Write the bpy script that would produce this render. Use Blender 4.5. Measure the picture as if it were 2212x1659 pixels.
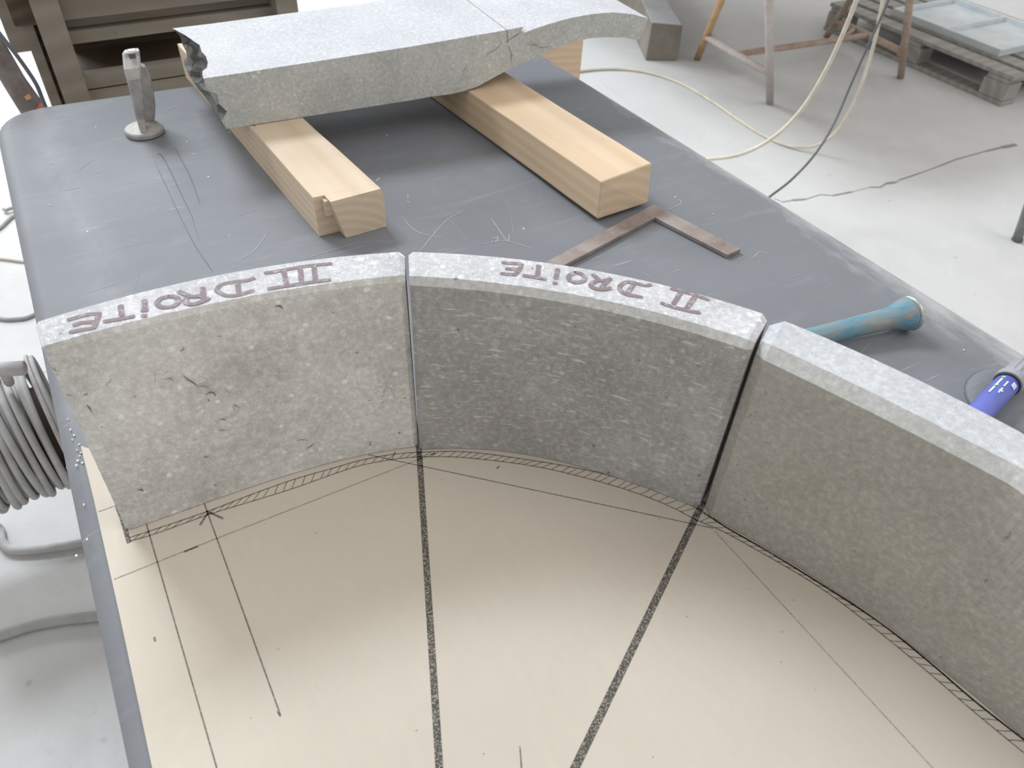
import bpy, math, random
import numpy as np
from mathutils import Matrix, Vector
random.seed(7)
S = bpy.context.scene
for o in list(bpy.data.objects): bpy.data.objects.remove(o)
COL = S.collection

# ------------------------------------------------------------------ camera
H = 0.65            # camera height above the table top (all stone sizes are stated in units of this)
TT = 0.80           # table top height above the floor
CAMZ = TT + H
FPX = 1672.5
RC = np.array([[0.86985201, -0.4916782, 0.04012512],
               [0.30950974, 0.60728325, 0.73171769],
               [-0.38413695, -0.62406699, 0.68042575]])
u_, s_, vt_ = np.linalg.svd(RC); RC = u_ @ vt_
cam = bpy.data.cameras.new('camera'); camo = bpy.data.objects.new('camera', cam); COL.objects.link(camo)
M = Matrix([[RC[j][i] for j in range(3)] for i in range(3)]).to_4x4()
camo.matrix_world = Matrix.Translation((0, 0, CAMZ)) @ M
cam.sensor_width = 36; cam.lens = FPX / 2212 * 36; cam.clip_start = 0.02
cam.dof.use_dof = True; cam.dof.focus_distance = 0.92; cam.dof.aperture_fstop = 9.0
S.camera = camo

# ------------------------------------------------------------------ light
W = bpy.data.worlds.new('world'); S.world = W; W.use_nodes = True
bg = W.node_tree.nodes['Background']; bg.inputs[0].default_value = (1.0, 0.985, 0.96, 1); bg.inputs[1].default_value = 0.66

def area(name, loc, target, sx, sy, power, colr):
    l = bpy.data.lights.new(name, 'AREA'); l.shape = 'RECTANGLE'; l.size = sx; l.size_y = sy
    l.energy = power; l.color = colr
    o = bpy.data.objects.new(name, l); COL.objects.link(o); o.location = loc
    o.rotation_euler = (Vector(target) - Vector(loc)).to_track_quat('-Z', 'Y').to_euler()
    return o
area('roof_skylight', (-0.3, 5.0, 5.25), (0.6, 0.9, 0.8), 2.4, 1.1, 245, (0.86, 0.93, 1.0))
area('door_daylight', (-1.5, 8.5, 3.8), (-0.6, 5.0, 0.0), 3.5, 2.2, 300, (0.95, 0.98, 1.0))
area('side_fill', (2.6, -1.2, 4.2), (0.2, 0.8, 0.5), 2.0, 2.0, 30, (1.0, 0.97, 0.92))  # added fill lamp for the near side, no skylight known there

S.view_settings.view_transform = 'Standard'; S.view_settings.look = 'None'
S.view_settings.gamma = 1.0; S.view_settings.use_curve_mapping = False
S.view_settings.exposure = 0.20

# ------------------------------------------------------------------ helpers
def ray(u, v):
    return RC.T @ np.array([u - 1106.0, -(v - 829.5), -FPX])
def at(u, v, z):
    """point of the plane at height z (metres above the floor) seen at a pixel of the photo"""
    d = ray(u, v); t = (z - CAMZ) / d[2]
    return Vector((d[0] * t, d[1] * t, z))
def aty(u, v, y):
    """point of the vertical plane at distance y"""
    d = ray(u, v); t = y / d[1]
    return Vector((d[0] * t, y, CAMZ + d[2] * t))
def atp(u, v, p0, nrm):
    d = ray(u, v); n = np.array([nrm[0], nrm[1], 0.0]); p = np.array([p0[0], p0[1], 0.0])
    t = (p @ n) / (d @ n)
    return Vector((d[0] * t, d[1] * t, CAMZ + d[2] * t))
def top(u, v, dz=0.0): return at(u, v, TT + dz * H)

XF = {}
def empty(name, loc, rz=0, label=None, cat=None, group=None):
    o = bpy.data.objects.new(name, None); o.empty_display_size = 0.05
    COL.objects.link(o); o.location = loc; o.rotation_euler = (0, 0, rz)
    XF[o.name] = Matrix.Translation(Vector(loc)) @ Matrix.Rotation(rz, 4, 'Z')
    if label: tag(o, label, cat, group)
    return o
def tag(o, label=None, cat=None, group=None, kind=None):
    if label: o['label'] = label
    if cat: o['category'] = cat
    if group: o['group'] = group
    if kind: o['kind'] = kind
    return o

class MB:
    def __init__(s): s.v = []; s.f = []
    def add(s, vs, fs):
        b = len(s.v); s.v += [Vector(p) for p in vs]; s.f += [tuple(b + i for i in f) for f in fs]; return s
    def loft(s, secs, caps=True, closed=True):
        n = len(secs[0]); b = len(s.v)
        for sec in secs: s.v += [Vector(p) for p in sec]
        for i in range(len(secs) - 1):
            for j in range(n if closed else n - 1):
                k = (j + 1) % n
                s.f.append((b + i*n + j, b + i*n + k, b + (i+1)*n + k, b + (i+1)*n + j))
        if caps:
            s.f.append(tuple(b + j for j in reversed(range(n))))
            s.f.append(tuple(b + (len(secs)-1)*n + j for j in range(n)))
        return s
    def prism(s, poly, z0, z1):
        return s.loft([[(p[0], p[1], z0) for p in poly], [(p[0], p[1], z1) for p in poly]])
    def box(s, c, dims, rz=0, bev=0.0):
        cx, cy, cz = c; w, d, h = [q / 2 for q in dims]; b = min(bev, w*.8, d*.8, h*.8)
        ca, sa = math.cos(rz), math.sin(rz)
        def ring(ix, z):
            out = []
            for sx, sy in ((-1,-1),(1,-1),(1,1),(-1,1)):
                x, y = sx*(w-ix), sy*(d-ix)
                out.append((cx + x*ca - y*sa, cy + x*sa + y*ca, cz + z))
            return out
        if b <= 0: return s.loft([ring(0, -h), ring(0, h)])
        return s.loft([ring(b, -h), ring(0, -h+b), ring(0, h-b), ring(b, h)])
    def bar(s, a, b, w, t, up=(0,0,1)):
        """rectangular bar from a to b; w across, t along up"""
        a = Vector(a); b = Vector(b); d = (b-a).normalized(); upv = Vector(up)
        side = d.cross(upv).normalized(); u2 = side.cross(d).normalized()
        def sec(p): return [p - side*w/2 - u2*t/2, p + side*w/2 - u2*t/2, p + side*w/2 + u2*t/2, p - side*w/2 + u2*t/2]
        return s.loft([sec(a), sec(b)])
    def tube(s, pts, r, n=10, caps=True):
        pts = [Vector(p) for p in pts]; m = len(pts)
        rs = r if isinstance(r, (list, tuple)) else [r]*m
        secs = []; prev = None
        for i, p in enumerate(pts):
            d = (pts[min(i+1, m-1)] - pts[max(i-1, 0)])
            if d.length < 1e-9: d = Vector((0,0,1))
            d.normalize()
            if prev is None:
                a = Vector((0,0,1)) if abs(d.z) < .9 else Vector((1,0,0))
                nrm = d.cross(a).normalized()
            else:
                nrm = (prev - d * prev.dot(d)).normalized()
            prev = nrm; bn = d.cross(nrm)
            secs.append([p + (nrm*math.cos(2*math.pi*k/n) + bn*math.sin(2*math.pi*k/n))*rs[i] for k in range(n)])
        return s.loft(secs, caps)
    def ribbon(s, pts, w, up=Vector((0,0,1)), taper=0.0):
        pts = [Vector(p) for p in pts]; m = len(pts); b = len(s.v)
        for i, p in enumerate(pts):
            d = (pts[min(i+1, m-1)] - pts[max(i-1, 0)]).normalized(); sd = d.cross(up).normalized()
            ww = w/2 * (1 - taper * (1 if i in (0, m-1) else 0))
            s.v += [p - sd*ww, p + sd*ww]
        for i in range(m-1): s.f.append((b+2*i, b+2*i+1, b+2*i+3, b+2*i+2))
        return s
    def build(s, name, mat, parent=None, loc=None, rz=0, smooth=False, bevel=0, seg=2):
        if parent is not None: X = XF[parent.name]
        else:
            if loc is None:
                xs = [v.x for v in s.v]; ys = [v.y for v in s.v]; zs = [v.z for v in s.v]
                loc = ((min(xs)+max(xs))/2, (min(ys)+max(ys))/2, min(zs))
            X = Matrix.Translation(Vector(loc)) @ Matrix.Rotation(rz, 4, 'Z')
        Xi = X.inverted()
        me = bpy.data.meshes.new(name); me.from_pydata([Xi @ v for v in s.v], [], s.f)
        import bmesh
        bm = bmesh.new(); bm.from_mesh(me); bmesh.ops.remove_doubles(bm, verts=bm.verts, dist=1e-6)
        bmesh.ops.recalc_face_normals(bm, faces=bm.faces); bm.to_mesh(me); bm.free()
        me.materials.append(mat)
        o = bpy.data.objects.new(name, me); COL.objects.link(o)
        if parent is not None: o.parent = parent; XF[o.name] = X
        else: o.matrix_world = X; o.location = loc; XF[o.name] = X
        if smooth:
            for p in me.polygons: p.use_smooth = True
        if bevel:
            md = o.modifiers.new('bevel', 'BEVEL'); md.width = bevel; md.segments = seg; md.limit_method = 'ANGLE'; md.angle_limit = math.radians(35)
        return o

def spline(pts, n=12):
    """Catmull-Rom through points"""
    P = [Vector(p) for p in pts]; P = [P[0]*2 - P[1]] + P + [P[-1]*2 - P[-2]]; out = []
    for i in range(1, len(P)-2):
        for k in range(n):
            t = k/n; a, b, c, d = P[i-1], P[i], P[i+1], P[i+2]
            out.append(0.5*((2*b) + (c-a)*t + (2*a-5*b+4*c-d)*t*t + (-a+3*b-3*c+d)*t*t*t))
    out.append(P[-2]); return out

# ------------------------------------------------------------------ materials
class NT:
    def __init__(s, name):
        s.m = bpy.data.materials.new(name); s.m.use_nodes = True; s.t = s.m.node_tree
        s.b = s.t.nodes['Principled BSDF']; s.tc = s.t.nodes.new('ShaderNodeTexCoord')
    def n(s, typ, **kw):
        x = s.t.nodes.new(typ)
        for k, v in kw.items():
            if k in x.inputs.keys(): x.inputs[k].default_value = v
            else: setattr(x, k, v)
        return x
    def l(s, a, b): s.t.links.new(a, b)
    def map(s, scale=(1,1,1), rot=(0,0,0), loc=(0,0,0), src=None):
        x = s.n('ShaderNodeMapping'); x.inputs['Scale'].default_value = scale; x.inputs['Rotation'].default_value = rot; x.inputs['Location'].default_value = loc
        s.l(src or s.tc.outputs['Object'], x.inputs['Vector']); return x.outputs[0]
    def noise(s, scale, detail=4, rough=.6, vec=None, dist=0):
        x = s.n('ShaderNodeTexNoise'); x.inputs['Scale'].default_value = scale; x.inputs['Detail'].default_value = detail
        x.inputs['Roughness'].default_value = rough; x.inputs['Distortion'].default_value = dist
        s.l(vec or s.tc.outputs['Object'], x.inputs['Vector']); return x.outputs[0]
    def vor(s, scale, vec=None, feature='F1', rnd=1.0):
        x = s.n('ShaderNodeTexVoronoi', feature=feature); x.inputs['Scale'].default_value = scale; x.inputs['Randomness'].default_value = rnd
        s.l(vec or s.tc.outputs['Object'], x.inputs['Vector']); return x
    def ramp(s, fac, stops):
        x = s.n('ShaderNodeValToRGB'); s.l(fac, x.inputs[0]); e = x.color_ramp.elements
        while len(e) > 1: e.remove(e[-1])
        e[0].position = stops[0][0]; e[0].color = tuple(stops[0][1]) + (1,) if len(stops[0][1]) == 3 else stops[0][1]
        for p, c in stops[1:]:
            q = e.new(p); q.color = tuple(c) + (1,)
        return x.outputs[0]
    def mask(s, fac, a, b):
        x = s.n('ShaderNodeMapRange'); x.inputs[1].default_value = a; x.inputs[2].default_value = b
        s.l(fac, x.inputs[0]); return x.outputs[0]
    def mix(s, fac, a, b, mode='MIX'):
        x = s.n('ShaderNodeMix', data_type='RGBA', blend_type=mode)
        if isinstance(fac, (int, float)): x.inputs[0].default_value = fac
        else: s.l(fac, x.inputs[0])
        for i, q in ((6, a), (7, b)):
            if isinstance(q, tuple): x.inputs[i].default_value = q + (1,) if len(q) == 3 else q
            else: s.l(q, x.inputs[i])
        return x.outputs[2]
    def math(s, op, a, b=0.0):
        x = s.n('ShaderNodeMath', operation=op)
        for i, q in ((0, a), (1, b)):
            if isinstance(q, (int, float)): x.inputs[i].default_value = q
            else: s.l(q, x.inputs[i])
        return x.outputs[0]
    def bump(s, h, strength=.3, dist=.001):
        x = s.n('ShaderNodeBump'); x.inputs['Strength'].default_value = strength; x.inputs['Distance'].default_value = dist
        s.l(h, x.inputs['Height']); s.l(x.outputs[0], s.b.inputs['Normal'])
    def done(s, col, rough=.8, spec=.3, metal=0):
        if isinstance(col, tuple): s.b.inputs['Base Color'].default_value = col + (1,)
        else: s.l(col, s.b.inputs['Base Color'])
        if isinstance(rough, (int, float)): s.b.inputs['Roughness'].default_value = rough
        else: s.l(rough, s.b.inputs['Roughness'])
        s.b.inputs['Specular IOR Level'].default_value = spec; s.b.inputs['Metallic'].default_value = metal
        return s.m
def g3(v, w=0.0): return (v*(1+w), v, v*(1-w))

def limestone(name, dark, base, light, fleck=.5, streak=0.0, crack=0.0, srot=0.0, sparkle=0.0, chamf=None):
    m = NT(name)
    c = m.ramp(m.noise(9, 6, .62), [(.30, dark), (.5, base), (.72, light)])
    fine = m.noise(170, 5, .7)
    c = m.mix(.38, c, m.ramp(fine, [(.30, tuple(x*.55 for x in base)), (.52, base), (.74, tuple(min(1, x*1.5) for x in light))]))
    blot = m.noise(38, 4, .6, dist=.8)
    c = m.mix(m.math('MULTIPLY', m.mask(blot, .55, .72), .5), c, dark)
    vv = m.map((1, 1, 1), (0.4, 0.2, 0.3)); v1 = m.vor(75, vv)
    big = m.math('MULTIPLY', m.mask(v1.outputs[0], .26, .16), m.mask(m.noise(45, 2), .5, .6))
    c = m.mix(m.math('MULTIPLY', big, fleck), c, tuple(min(1, x*1.35) for x in light))
    v2 = m.vor(300, m.map((1, 1, 2.4), (0.2, .5, 0.1)))
    c = m.mix(m.math('MULTIPLY', m.mask(v2.outputs[0], .24, .12), fleck*.9), c, tuple(min(1, x*1.5) for x in light))
    if streak:
        sv = m.map((55, 55, 330), (0, srot, 0)); sn = m.noise(1.0, 3, .5, sv, dist=.3)
        c = m.mix(m.math('MULTIPLY', m.mask(sn, .61, .72), streak), c, tuple(min(1, x*1.6) for x in light))
    if crack:
        cn = m.noise(7, 8, .75, dist=2.0); e = m.math('ABSOLUTE', m.math('SUBTRACT', cn, .5))
        gate = m.mask(m.noise(9, 2, .5, m.map(loc=(3, 1, 7))), .62, .70)
        ck = m.math('MULTIPLY', m.mask(e, .006, .0015), gate)
        c = m.mix(m.math('MULTIPLY', ck, crack), c, tuple(x*.3 for x in dark))
    pits = m.mask(m.noise(120, 2, .5, m.map(loc=(5, 5, 5))), .72, .77)
    c = m.mix(m.math('MULTIPLY', pits, .7), c, tuple(x*.45 for x in dark))
    if sparkle:
        sp = m.vor(230, m.map((1, .45, 1), (0, 0, .4)))
        c = m.mix(m.math('MULTIPLY', m.mask(sp.outputs[0], .22, .1), sparkle), c, (.95, .96, 1.0))
    m.bump(fine, .35, .0012)
    return m.done(c, .82, .25)

M_st3 = limestone('limestone_left', (.35,.335,.305), (.55,.54,.515), (.70,.69,.67), .5, 0, 1.0, sparkle=0)
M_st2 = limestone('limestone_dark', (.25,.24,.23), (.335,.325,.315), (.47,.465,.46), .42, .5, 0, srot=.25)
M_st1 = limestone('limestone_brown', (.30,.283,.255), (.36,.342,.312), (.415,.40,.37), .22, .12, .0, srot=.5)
M_sttop = limestone('limestone_lit_tooled_top', (.40,.40,.42), (.52,.52,.54), (.68,.68,.70), .7, 0, 0, sparkle=.38)  # tooled tops; light from above is partly put into the pale colour
M_sttop1 = limestone('limestone_lit_sawn_top', (.44,.45,.475), (.51,.52,.545), (.58,.59,.615), .3, 0, 0, sparkle=.12)  # sawn tops, pale bluish partly to carry the light falling on them
M_chamf = limestone('limestone_sawn_chamfer', (.40,.40,.385), (.47,.47,.455), (.55,.55,.54), .3)
M_slab = limestone('limestone_grey_green', (.38,.385,.36), (.47,.475,.45), (.57,.575,.555), .5, 0, .6)
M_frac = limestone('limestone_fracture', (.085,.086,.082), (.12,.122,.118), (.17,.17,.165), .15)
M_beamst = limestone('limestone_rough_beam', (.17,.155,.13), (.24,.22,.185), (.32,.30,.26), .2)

def rubber():
    m = NT('black_rubber_sheet')
    big = m.noise(2.2, 5, .6); c = m.ramp(big, [(.3, (.18,.188,.204)), (.55, (.212,.221,.24)), (.8, (.245,.254,.272))])
    smear = m.noise(1, 5, .65, m.map((5, 22, 5), (0, 0, .5)), dist=1.2)
    c = m.mix(m.math('MULTIPLY', m.mask(smear, .55, .78), .35), c, (.30,.31,.33))
    for k, (rz, sc) in enumerate(((.3, 1.0), (-.9, 1.3), (1.2, .8))):
        sv = m.map((12*sc, 260*sc, 1), (0, 0, rz), (k*3.1, k*1.7, 0)); sn = m.noise(1, 2, .4, sv, dist=.15)
        gt = m.mask(m.noise(6, 2, .5, m.map(loc=(k*5, 2, 1))), .5, .62)
        c = m.mix(m.math('MULTIPLY', m.math('MULTIPLY', m.mask(sn, .70, .76), gt), .45), c, (.46,.47,.49))
    sp = m.vor(18, m.map((1, 1, 1)))
    c = m.mix(m.math('MULTIPLY', m.mask(sp.outputs[0], .035, .02), .8), c, (.85,.85,.85))
    # stone dust lying along the worn left and right edges
    sep = m.n('ShaderNodeSeparateXYZ'); m.l(m.tc.outputs['Object'], sep.inputs[0])
    dn = m.noise(9, 5, .65, m.map((3, 1, 1)))
    ax = m.math('ADD', sep.outputs[0], m.math('MULTIPLY', m.math('SUBTRACT', dn, .5), .12))
    c = m.mix(m.math('MULTIPLY', m.mask(ax, .525, .565), .7), c, (.47,.475,.47))
    dd = m.noise(3.5, 6, .7, m.map((2.5, 1, 1), loc=(9, 4, 0)))
    wob = m.math('ABSOLUTE', m.math('ADD', m.math('ADD', sep.outputs[0], .485), m.math('MULTIPLY', m.math('SUBTRACT', m.noise(1.6, 3), .5), .16)))
    c = m.mix(m.math('MULTIPLY', m.math('MULTIPLY', m.mask(wob, .035, .0), m.mask(dd, .40, .66)), .3), c, (.44,.45,.48))
    m.bump(m.noise(60, 4, .6), .12, .001)
    return m.done(c, m.ramp(m.noise(4, 4), [(.3, g3(.52)), (.7, g3(.64))]), .14)
M_rub = rubber()

def paper():
    m = NT('beige_card')
    c = m.ramp(m.noise(3, 5, .6), [(.3, (.565,.51,.435)), (.55, (.60,.545,.465)), (.8, (.63,.58,.50))])
    f = m.noise(1, 4, .7, m.map((160, 40, 100), (0, 0, .5)))
    c = m.mix(.045, c, m.ramp(f, [(.35, (.42,.37,.29)), (.65, (.74,.68,.56))]))
    sp = m.vor(34, m.map((1, 1.4, 1)))
    c = m.mix(m.math('MULTIPLY', m.mask(sp.outputs[0], .045, .025), .6), c, (.22,.18,.13))
    st = m.mask(m.noise(4.5, 5, .65, m.map(loc=(2.2, .6, 0))), .62, .72)
    c = m.mix(m.math('MULTIPLY', st, .10), c, (.42,.37,.29))
    m.bump(f, .08, .0006)
    return m.done(c, .75, .25)
M_paper = paper()

def pencil(name, col, under, cover, sc=900):
    m = NT(name); n = m.noise(sc, 3, .6)
    return m.done(m.mix(m.mask(n, cover-.08, cover+.08), col, under), .7, .2)
M_pen = pencil('pencil_line', (.15,.135,.12), (.45,.40,.33), .58)
M_penl = pencil('faint_pencil_line', (.30,.27,.23), (.52,.47,.38), .52)
M_char = pencil('charcoal_line', (.085,.08,.075), (.38,.34,.28), .56, 620)
M_penstone = pencil('pencil_on_stone', (.17,.17,.16), (.30,.31,.29), .55)
M_ink = pencil('dried_brown_marker', (.235,.19,.20), (.40,.36,.385), .60, 220)

def wood(name, a, b, c_, ring=26, knots=True, rough=.65):
    m = NT(name); v = m.map((1, .05, 1), (0.02, 0, 0.015), (.03, 0, .07))
    w = m.n('ShaderNodeTexWave', wave_type='RINGS', rings_direction='Y', wave_profile='SIN')
    w.inputs['Scale'].default_value = ring; w.inputs['Distortion'].default_value = 2.2; w.inputs['Detail'].default_value = 3; w.inputs['Detail Scale'].default_value = 1.2
    m.l(v, w.inputs['Vector'])
    c = m.ramp(w.outputs['Fac'], [(.0, a), (.6, b), (1, c_)])
    fib = m.noise(1, 4, .65, m.map((120, 5, 120)))
    c = m.mix(.12, c, m.ramp(fib, [(.3, tuple(x*.7 for x in a)), (.7, c_)]))
    sp = m.vor(26, m.map((1, .6, 1)))
    c = m.mix(m.math('MULTIPLY', m.mask(sp.outputs[0], .05, .03), .8), c, (.12,.08,.05))
    c = m.mix(m.math('MULTIPLY', m.mask(m.noise(5, 4), .52, .75), .25), c, tuple(x*.75 for x in b))
    m.bump(fib, .2, .0006)
    return m.done(c, rough, .25)
M_wood = wood('pale_softwood', (.60,.475,.345), (.64,.515,.385), (.67,.55,.42), 22)
M_wood2 = wood('orange_softwood', (.60,.455,.31), (.64,.49,.34), (.67,.525,.375), 16)
M_woodg = wood('dusty_bench_wood', (.24,.21,.17), (.265,.23,.19), (.29,.255,.215), 6)
M_woodd = wood('dark_shaded_bench_wood', (.085,.06,.043), (.11,.08,.058), (.14,.105,.08), 10)  # dark brown of the bracket; on recess boards it stands in for shade
M_woodp = wood('weathered_pallet_wood', (.30,.285,.265), (.34,.325,.305), (.38,.365,.345), 6)

def metal(name, a, b, rough=.45, met=.6, sc=20, bumpy=.15):
    m = NT(name); n = m.noise(sc, 6, .65); c = m.ramp(n, [(.32, a), (.68, b)])
    m.bump(m.noise(90, 4), bumpy, .0008); return m.done(c, rough, .4, met)
M_square = metal('tarnished_steel', (.22,.17,.15), (.42,.375,.355), .42, .35, 16)
M_forge = metal('grey_forged_steel', (.30,.285,.275), (.50,.48,.465), .6, .2, 30, .5)
M_forged_dark = metal('dark_steel_and_hole', (.10,.095,.09), (.17,.16,.15), .6, .3, 40)  # dark foot pad steel, also the eye hole's shade as colour
M_steel = metal('bare_steel', (.38,.37,.36), (.62,.61,.60), .35, .8, 60)
M_rust = metal('painted_rusty_tube', (.36,.235,.165), (.50,.42,.37), .7, .1, 14)
M_dusttube = metal('dusty_pink_grey_tube', (.42,.365,.345), (.54,.49,.47), .8, 0, 18)
M_orange = metal('orange_painted_tube', (.50,.28,.12), (.62,.42,.25), .7, 0, 12)
M_frame = metal('dark_table_frame', (.10,.10,.11), (.16,.16,.17), .6, .3)
M_pole = metal('dark_brown_dusty_steel', (.13,.105,.095), (.24,.21,.20), .7, .1, 22)
M_foot = metal('dark_grey_leg', (.14,.155,.16), (.22,.24,.25), .6, .1)
M_bright = metal('galvanised_sheet', (.55,.60,.62), (.72,.76,.78), .5, .2, 6)
def chiselpaint():
    m = NT('worn_blue_paint'); n = m.noise(1, 6, .7, m.map((55, 18, 55)), dist=.6)
    c = m.ramp(n, [(.36, (.10,.24,.32)), (.48, (.15,.29,.37)), (.53, (.23,.26,.26)), (.7, (.36,.35,.32))])
    m.bump(n, .4, .0015); return m.done(c, .5, .4, .1)
M_blue = chiselpaint()
def plain(name, c, rough=.6, var=.12, sc=20, spec=.3):
    m = NT(name); n = m.noise(sc, 4); return m.done(m.ramp(n, [(.3, tuple(x*(1-var) for x in c)), (.7, tuple(min(1, x*(1+var)) for x in c))]), rough, spec)
M_cable = plain('dusty_grey_cable', (.43,.425,.415), .85, .12, 30)
M_cabled = plain('grey_floor_cable', (.36,.37,.36), .8)
M_hose = plain('cream_hose', (.62,.58,.48), .6)
M_black = plain('dark_cable', (.13,.135,.155), .6)
M_pinkfl = plain('dusty_reel_flange', (.44,.40,.40), .75)
M_core = plain('brown_reel_drum', (.20,.165,.15), .8)
M_penblue = plain('blue_marker_barrel', (.12,.15,.52), .4, .1, 20, .5)
M_pengrey = plain('dusty_grey_cap', (.30,.31,.33), .6)
M_pendark = plain('dark_collar', (.03,.03,.045), .5)
M_white = plain('pale_print', (.62,.66,.85), .5)
M_green = plain('green_print_dot', (.35,.60,.25), .5)
M_crack = plain('dark_crack', (.27,.26,.24), .9)
M_scr = plain('pale_scratch', (.36,.37,.385), .7)
M_scrd = plain('dark_score', (.085,.09,.10), .5)
M_dust = plain('white_dust_grain', (.80,.80,.79), .9)
M_red = plain('red_brown_label', (.45,.17,.10), .6)

def concrete():
    m = NT('dusty_concrete')
    c = m.ramp(m.noise(.9, 6, .6), [(.3, (.53,.53,.525)), (.55, (.60,.60,.595)), (.8, (.66,.66,.66))])
    c = m.mix(m.math('MULTIPLY', m.mask(m.noise(5, 7, .7, dist=.8), .5, .8), .35), c, (.74,.74,.735))
    c = m.mix(m.math('MULTIPLY', m.mask(m.noise(14, 6, .7, m.map(loc=(4, 2, 0)), dist=2.0), .60, .75), .22), c, (.36,.355,.34))
    sp = m.vor(7); c = m.mix(m.math('MULTIPLY', m.mask(sp.outputs[0], .06, .02), .4), c, (.25,.25,.25))
    m.bump(m.noise(22, 7, .7, dist=1.5), .35, .004)
    return m.done(c, .85, .2)
M_floor = concrete()

# ------------------------------------------------------------------ floor
fl = MB().box((1.5, 4.0, -0.05), (16, 16, .1)).build('floor', M_floor, loc=(0, 0, -0.1)); tag(fl, kind='structure')
ck = MB()
pts = [(1672,428),(1690,436),(1712,432),(1740,430),(1772,420),(1800,422),(1840,414),(1880,404),(1902,404),(1914,396),(1935,393),(1944,388),(1980,376),(2030,358),(2062,345),(2090,337),(2130,326),(2165,318),(2195,312)]
cw = [.006,.012,.02,.012,.008,.018,.008,.012,.02,.026,.012,.02,.01,.01,.02,.016,.02,.03,.012]
P = [at(u, v, .0015) for u, v in pts]
for i in range(len(P)-1): ck.ribbon([P[i], P[i+1]], cw[i]*.55*random.uniform(.5,1.3))
ck.build('crack', M_crack, fl)

# ------------------------------------------------------------------ table
tab = empty('work_table', (.67*H, 1.1*H, 0), 0, 'long work table covered with scratched dark rubber sheet, rounded back corners', 'table')
def rrect(corners, radii, n=8):
    out = []
    m = len(corners)
    for i in range(m):
        p = Vector(corners[i]).to_2d(); a = Vector(corners[i-1]).to_2d(); b = Vector(corners[(i+1) % m]).to_2d(); r = radii[i]
        da = (a-p).normalized(); db = (b-p).normalized(); A = p + da*r; B = p + db*r
        for k in range(n+1):
            t = k/n; q = A*(1-t)**2 + p*2*t*(1-t) + B*t*t
            out.append(q)
    return out
def inset(poly, d):
    c = sum(poly, Vector((0, 0)))/len(poly); out = []; m = len(poly)
    for i in range(m):
        a, b = poly[i-1], poly[(i+1) % m]; t = (b-a).normalized(); nrm = Vector((-t.y, t.x))
        if (c - poly[i]).dot(nrm) < 0: nrm = -nrm
        out.append(poly[i] + nrm*d)
    return out
outl = rrect([(-.186*H, -.45*H), (-.206*H, 2.60*H), (1.502*H, 2.53*H), (1.60*H, -.45*H)], [.05*H, .17*H, .12*H, .05*H])
secs = [[(q.x, q.y, TT-.045) for q in outl]]
secs.append([(q.x, q.y, TT-.016) for q in outl])
for k in range(1, 6):
    a = k/5*math.pi/2; secs.append([(q.x, q.y, TT-.016+.016*math.sin(a)) for q in inset(outl, .022*(1-math.cos(a)))])
tt = MB().loft(secs).build('rubber_tabletop', M_rub, tab, smooth=False)
for p in tt.data.polygons: p.use_smooth = len(p.vertices) == 4 and abs(p.normal.z) < .98
MB().box((.67*H, 1.07*H, TT-.085), (1.56*H, 2.85*H, .075)).build('apron', M_frame, tab)
for sx, sy in ((-.08, -.3), (-.08, 2.4), (1.36, 2.4), (1.36, -.3)):
    MB().box((sx*H, sy*H, (TT-.12)/2), (.07, .07, TT-.12), bev=.006).build('leg', M_frame, tab)
# scratches and scores on the sheet
zs = TT+.0004
def pix_ribbons(lst, name, mat, parent, zz):
    mb = MB()
    for w, pts in lst:
        q = spline([at(u, v, zz) for u, v in pts], 5) if len(pts) > 2 else [at(u, v, zz) for u, v in pts]
        mb.ribbon(q, w, taper=.6)
    return mb.build(name, mat, parent)
for one in [(.0014, [(335,351),(408,506),(460,588)]), (.0015, [(340,330),(358,350),(418,475)]), (.0013, [(376,316),(410,380),(432,440)]), (.001, [(415,470),(430,520)])]: pix_ribbons([one], 'score_line', M_scrd, tab, zs)
sc = [(.0030,[(128,412),(172,405)]), (.003,[(103,356),(117,353)]), (.002,[(165,370),(200,345)]), (.0015,[(120,300),(150,295)]), (.0028,[(880,422),(882,430)]), (.003,[(878,433),(886,438)]),
      (.0015,[(1060,470),(1095,520),(1100,505)]), (.0014,[(870,470),(900,500),(960,515)]), (.0014,[(1100,440),(1108,500)]), (.0014,[(905,545),(960,480),(1000,455)]),
      (.0012,[(950,450),(1010,520)]), (.0013,[(1160,540),(1090,520),(1040,528)]), (.0018,[(1062,516),(1075,512),(1072,522),(1060,520)]), (.0014,[(1165,410),(1170,440)]),
      (.003,[(1455,587),(1468,583)]), (.003,[(1476,584),(1482,585)]), (.002,[(1493,582),(1500,575)]), (.002,[(1392,590),(1406,602)]), (.0016,[(1352,585),(1360,575)]),
      (.002,[(1532,495),(1547,491)]), (.002,[(1601,563),(1612,572)]), (.0014,[(1440,455),(1470,440),(1468,430)]), (.0014,[(1500,520),(1560,530),(1600,560)]), (.0014,[(1625,560),(1640,545),(1660,548)]),
      (.0014,[(190,632),(255,612)]), (.0012,[(285,640),(300,590)]), (.0014,[(820,200+150),(835,372)]), (.0016,[(1300,180),(1330,200)]), (.0012,[(520,560),(550,540),(580,500)]), (.0014,[(930,400),(945,420)]),
      (.0012,[(660,560),(700,545),(800,520),(850,528)]), (.0012,[(240,540),(330,520)]), (.0012,[(500,470),(560,450)]), (.0016,[(1700,600),(1730,592)]), (.0014,[(1560,640),(1600,655)]), (.0014,[(1850,770),(1880,740)]), (.0014,[(2060,790),(2075,810)])]
tag(pix_ribbons(sc, 'scratch', M_scr, tab, zs), kind='stuff')
gr = MB()
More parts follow.
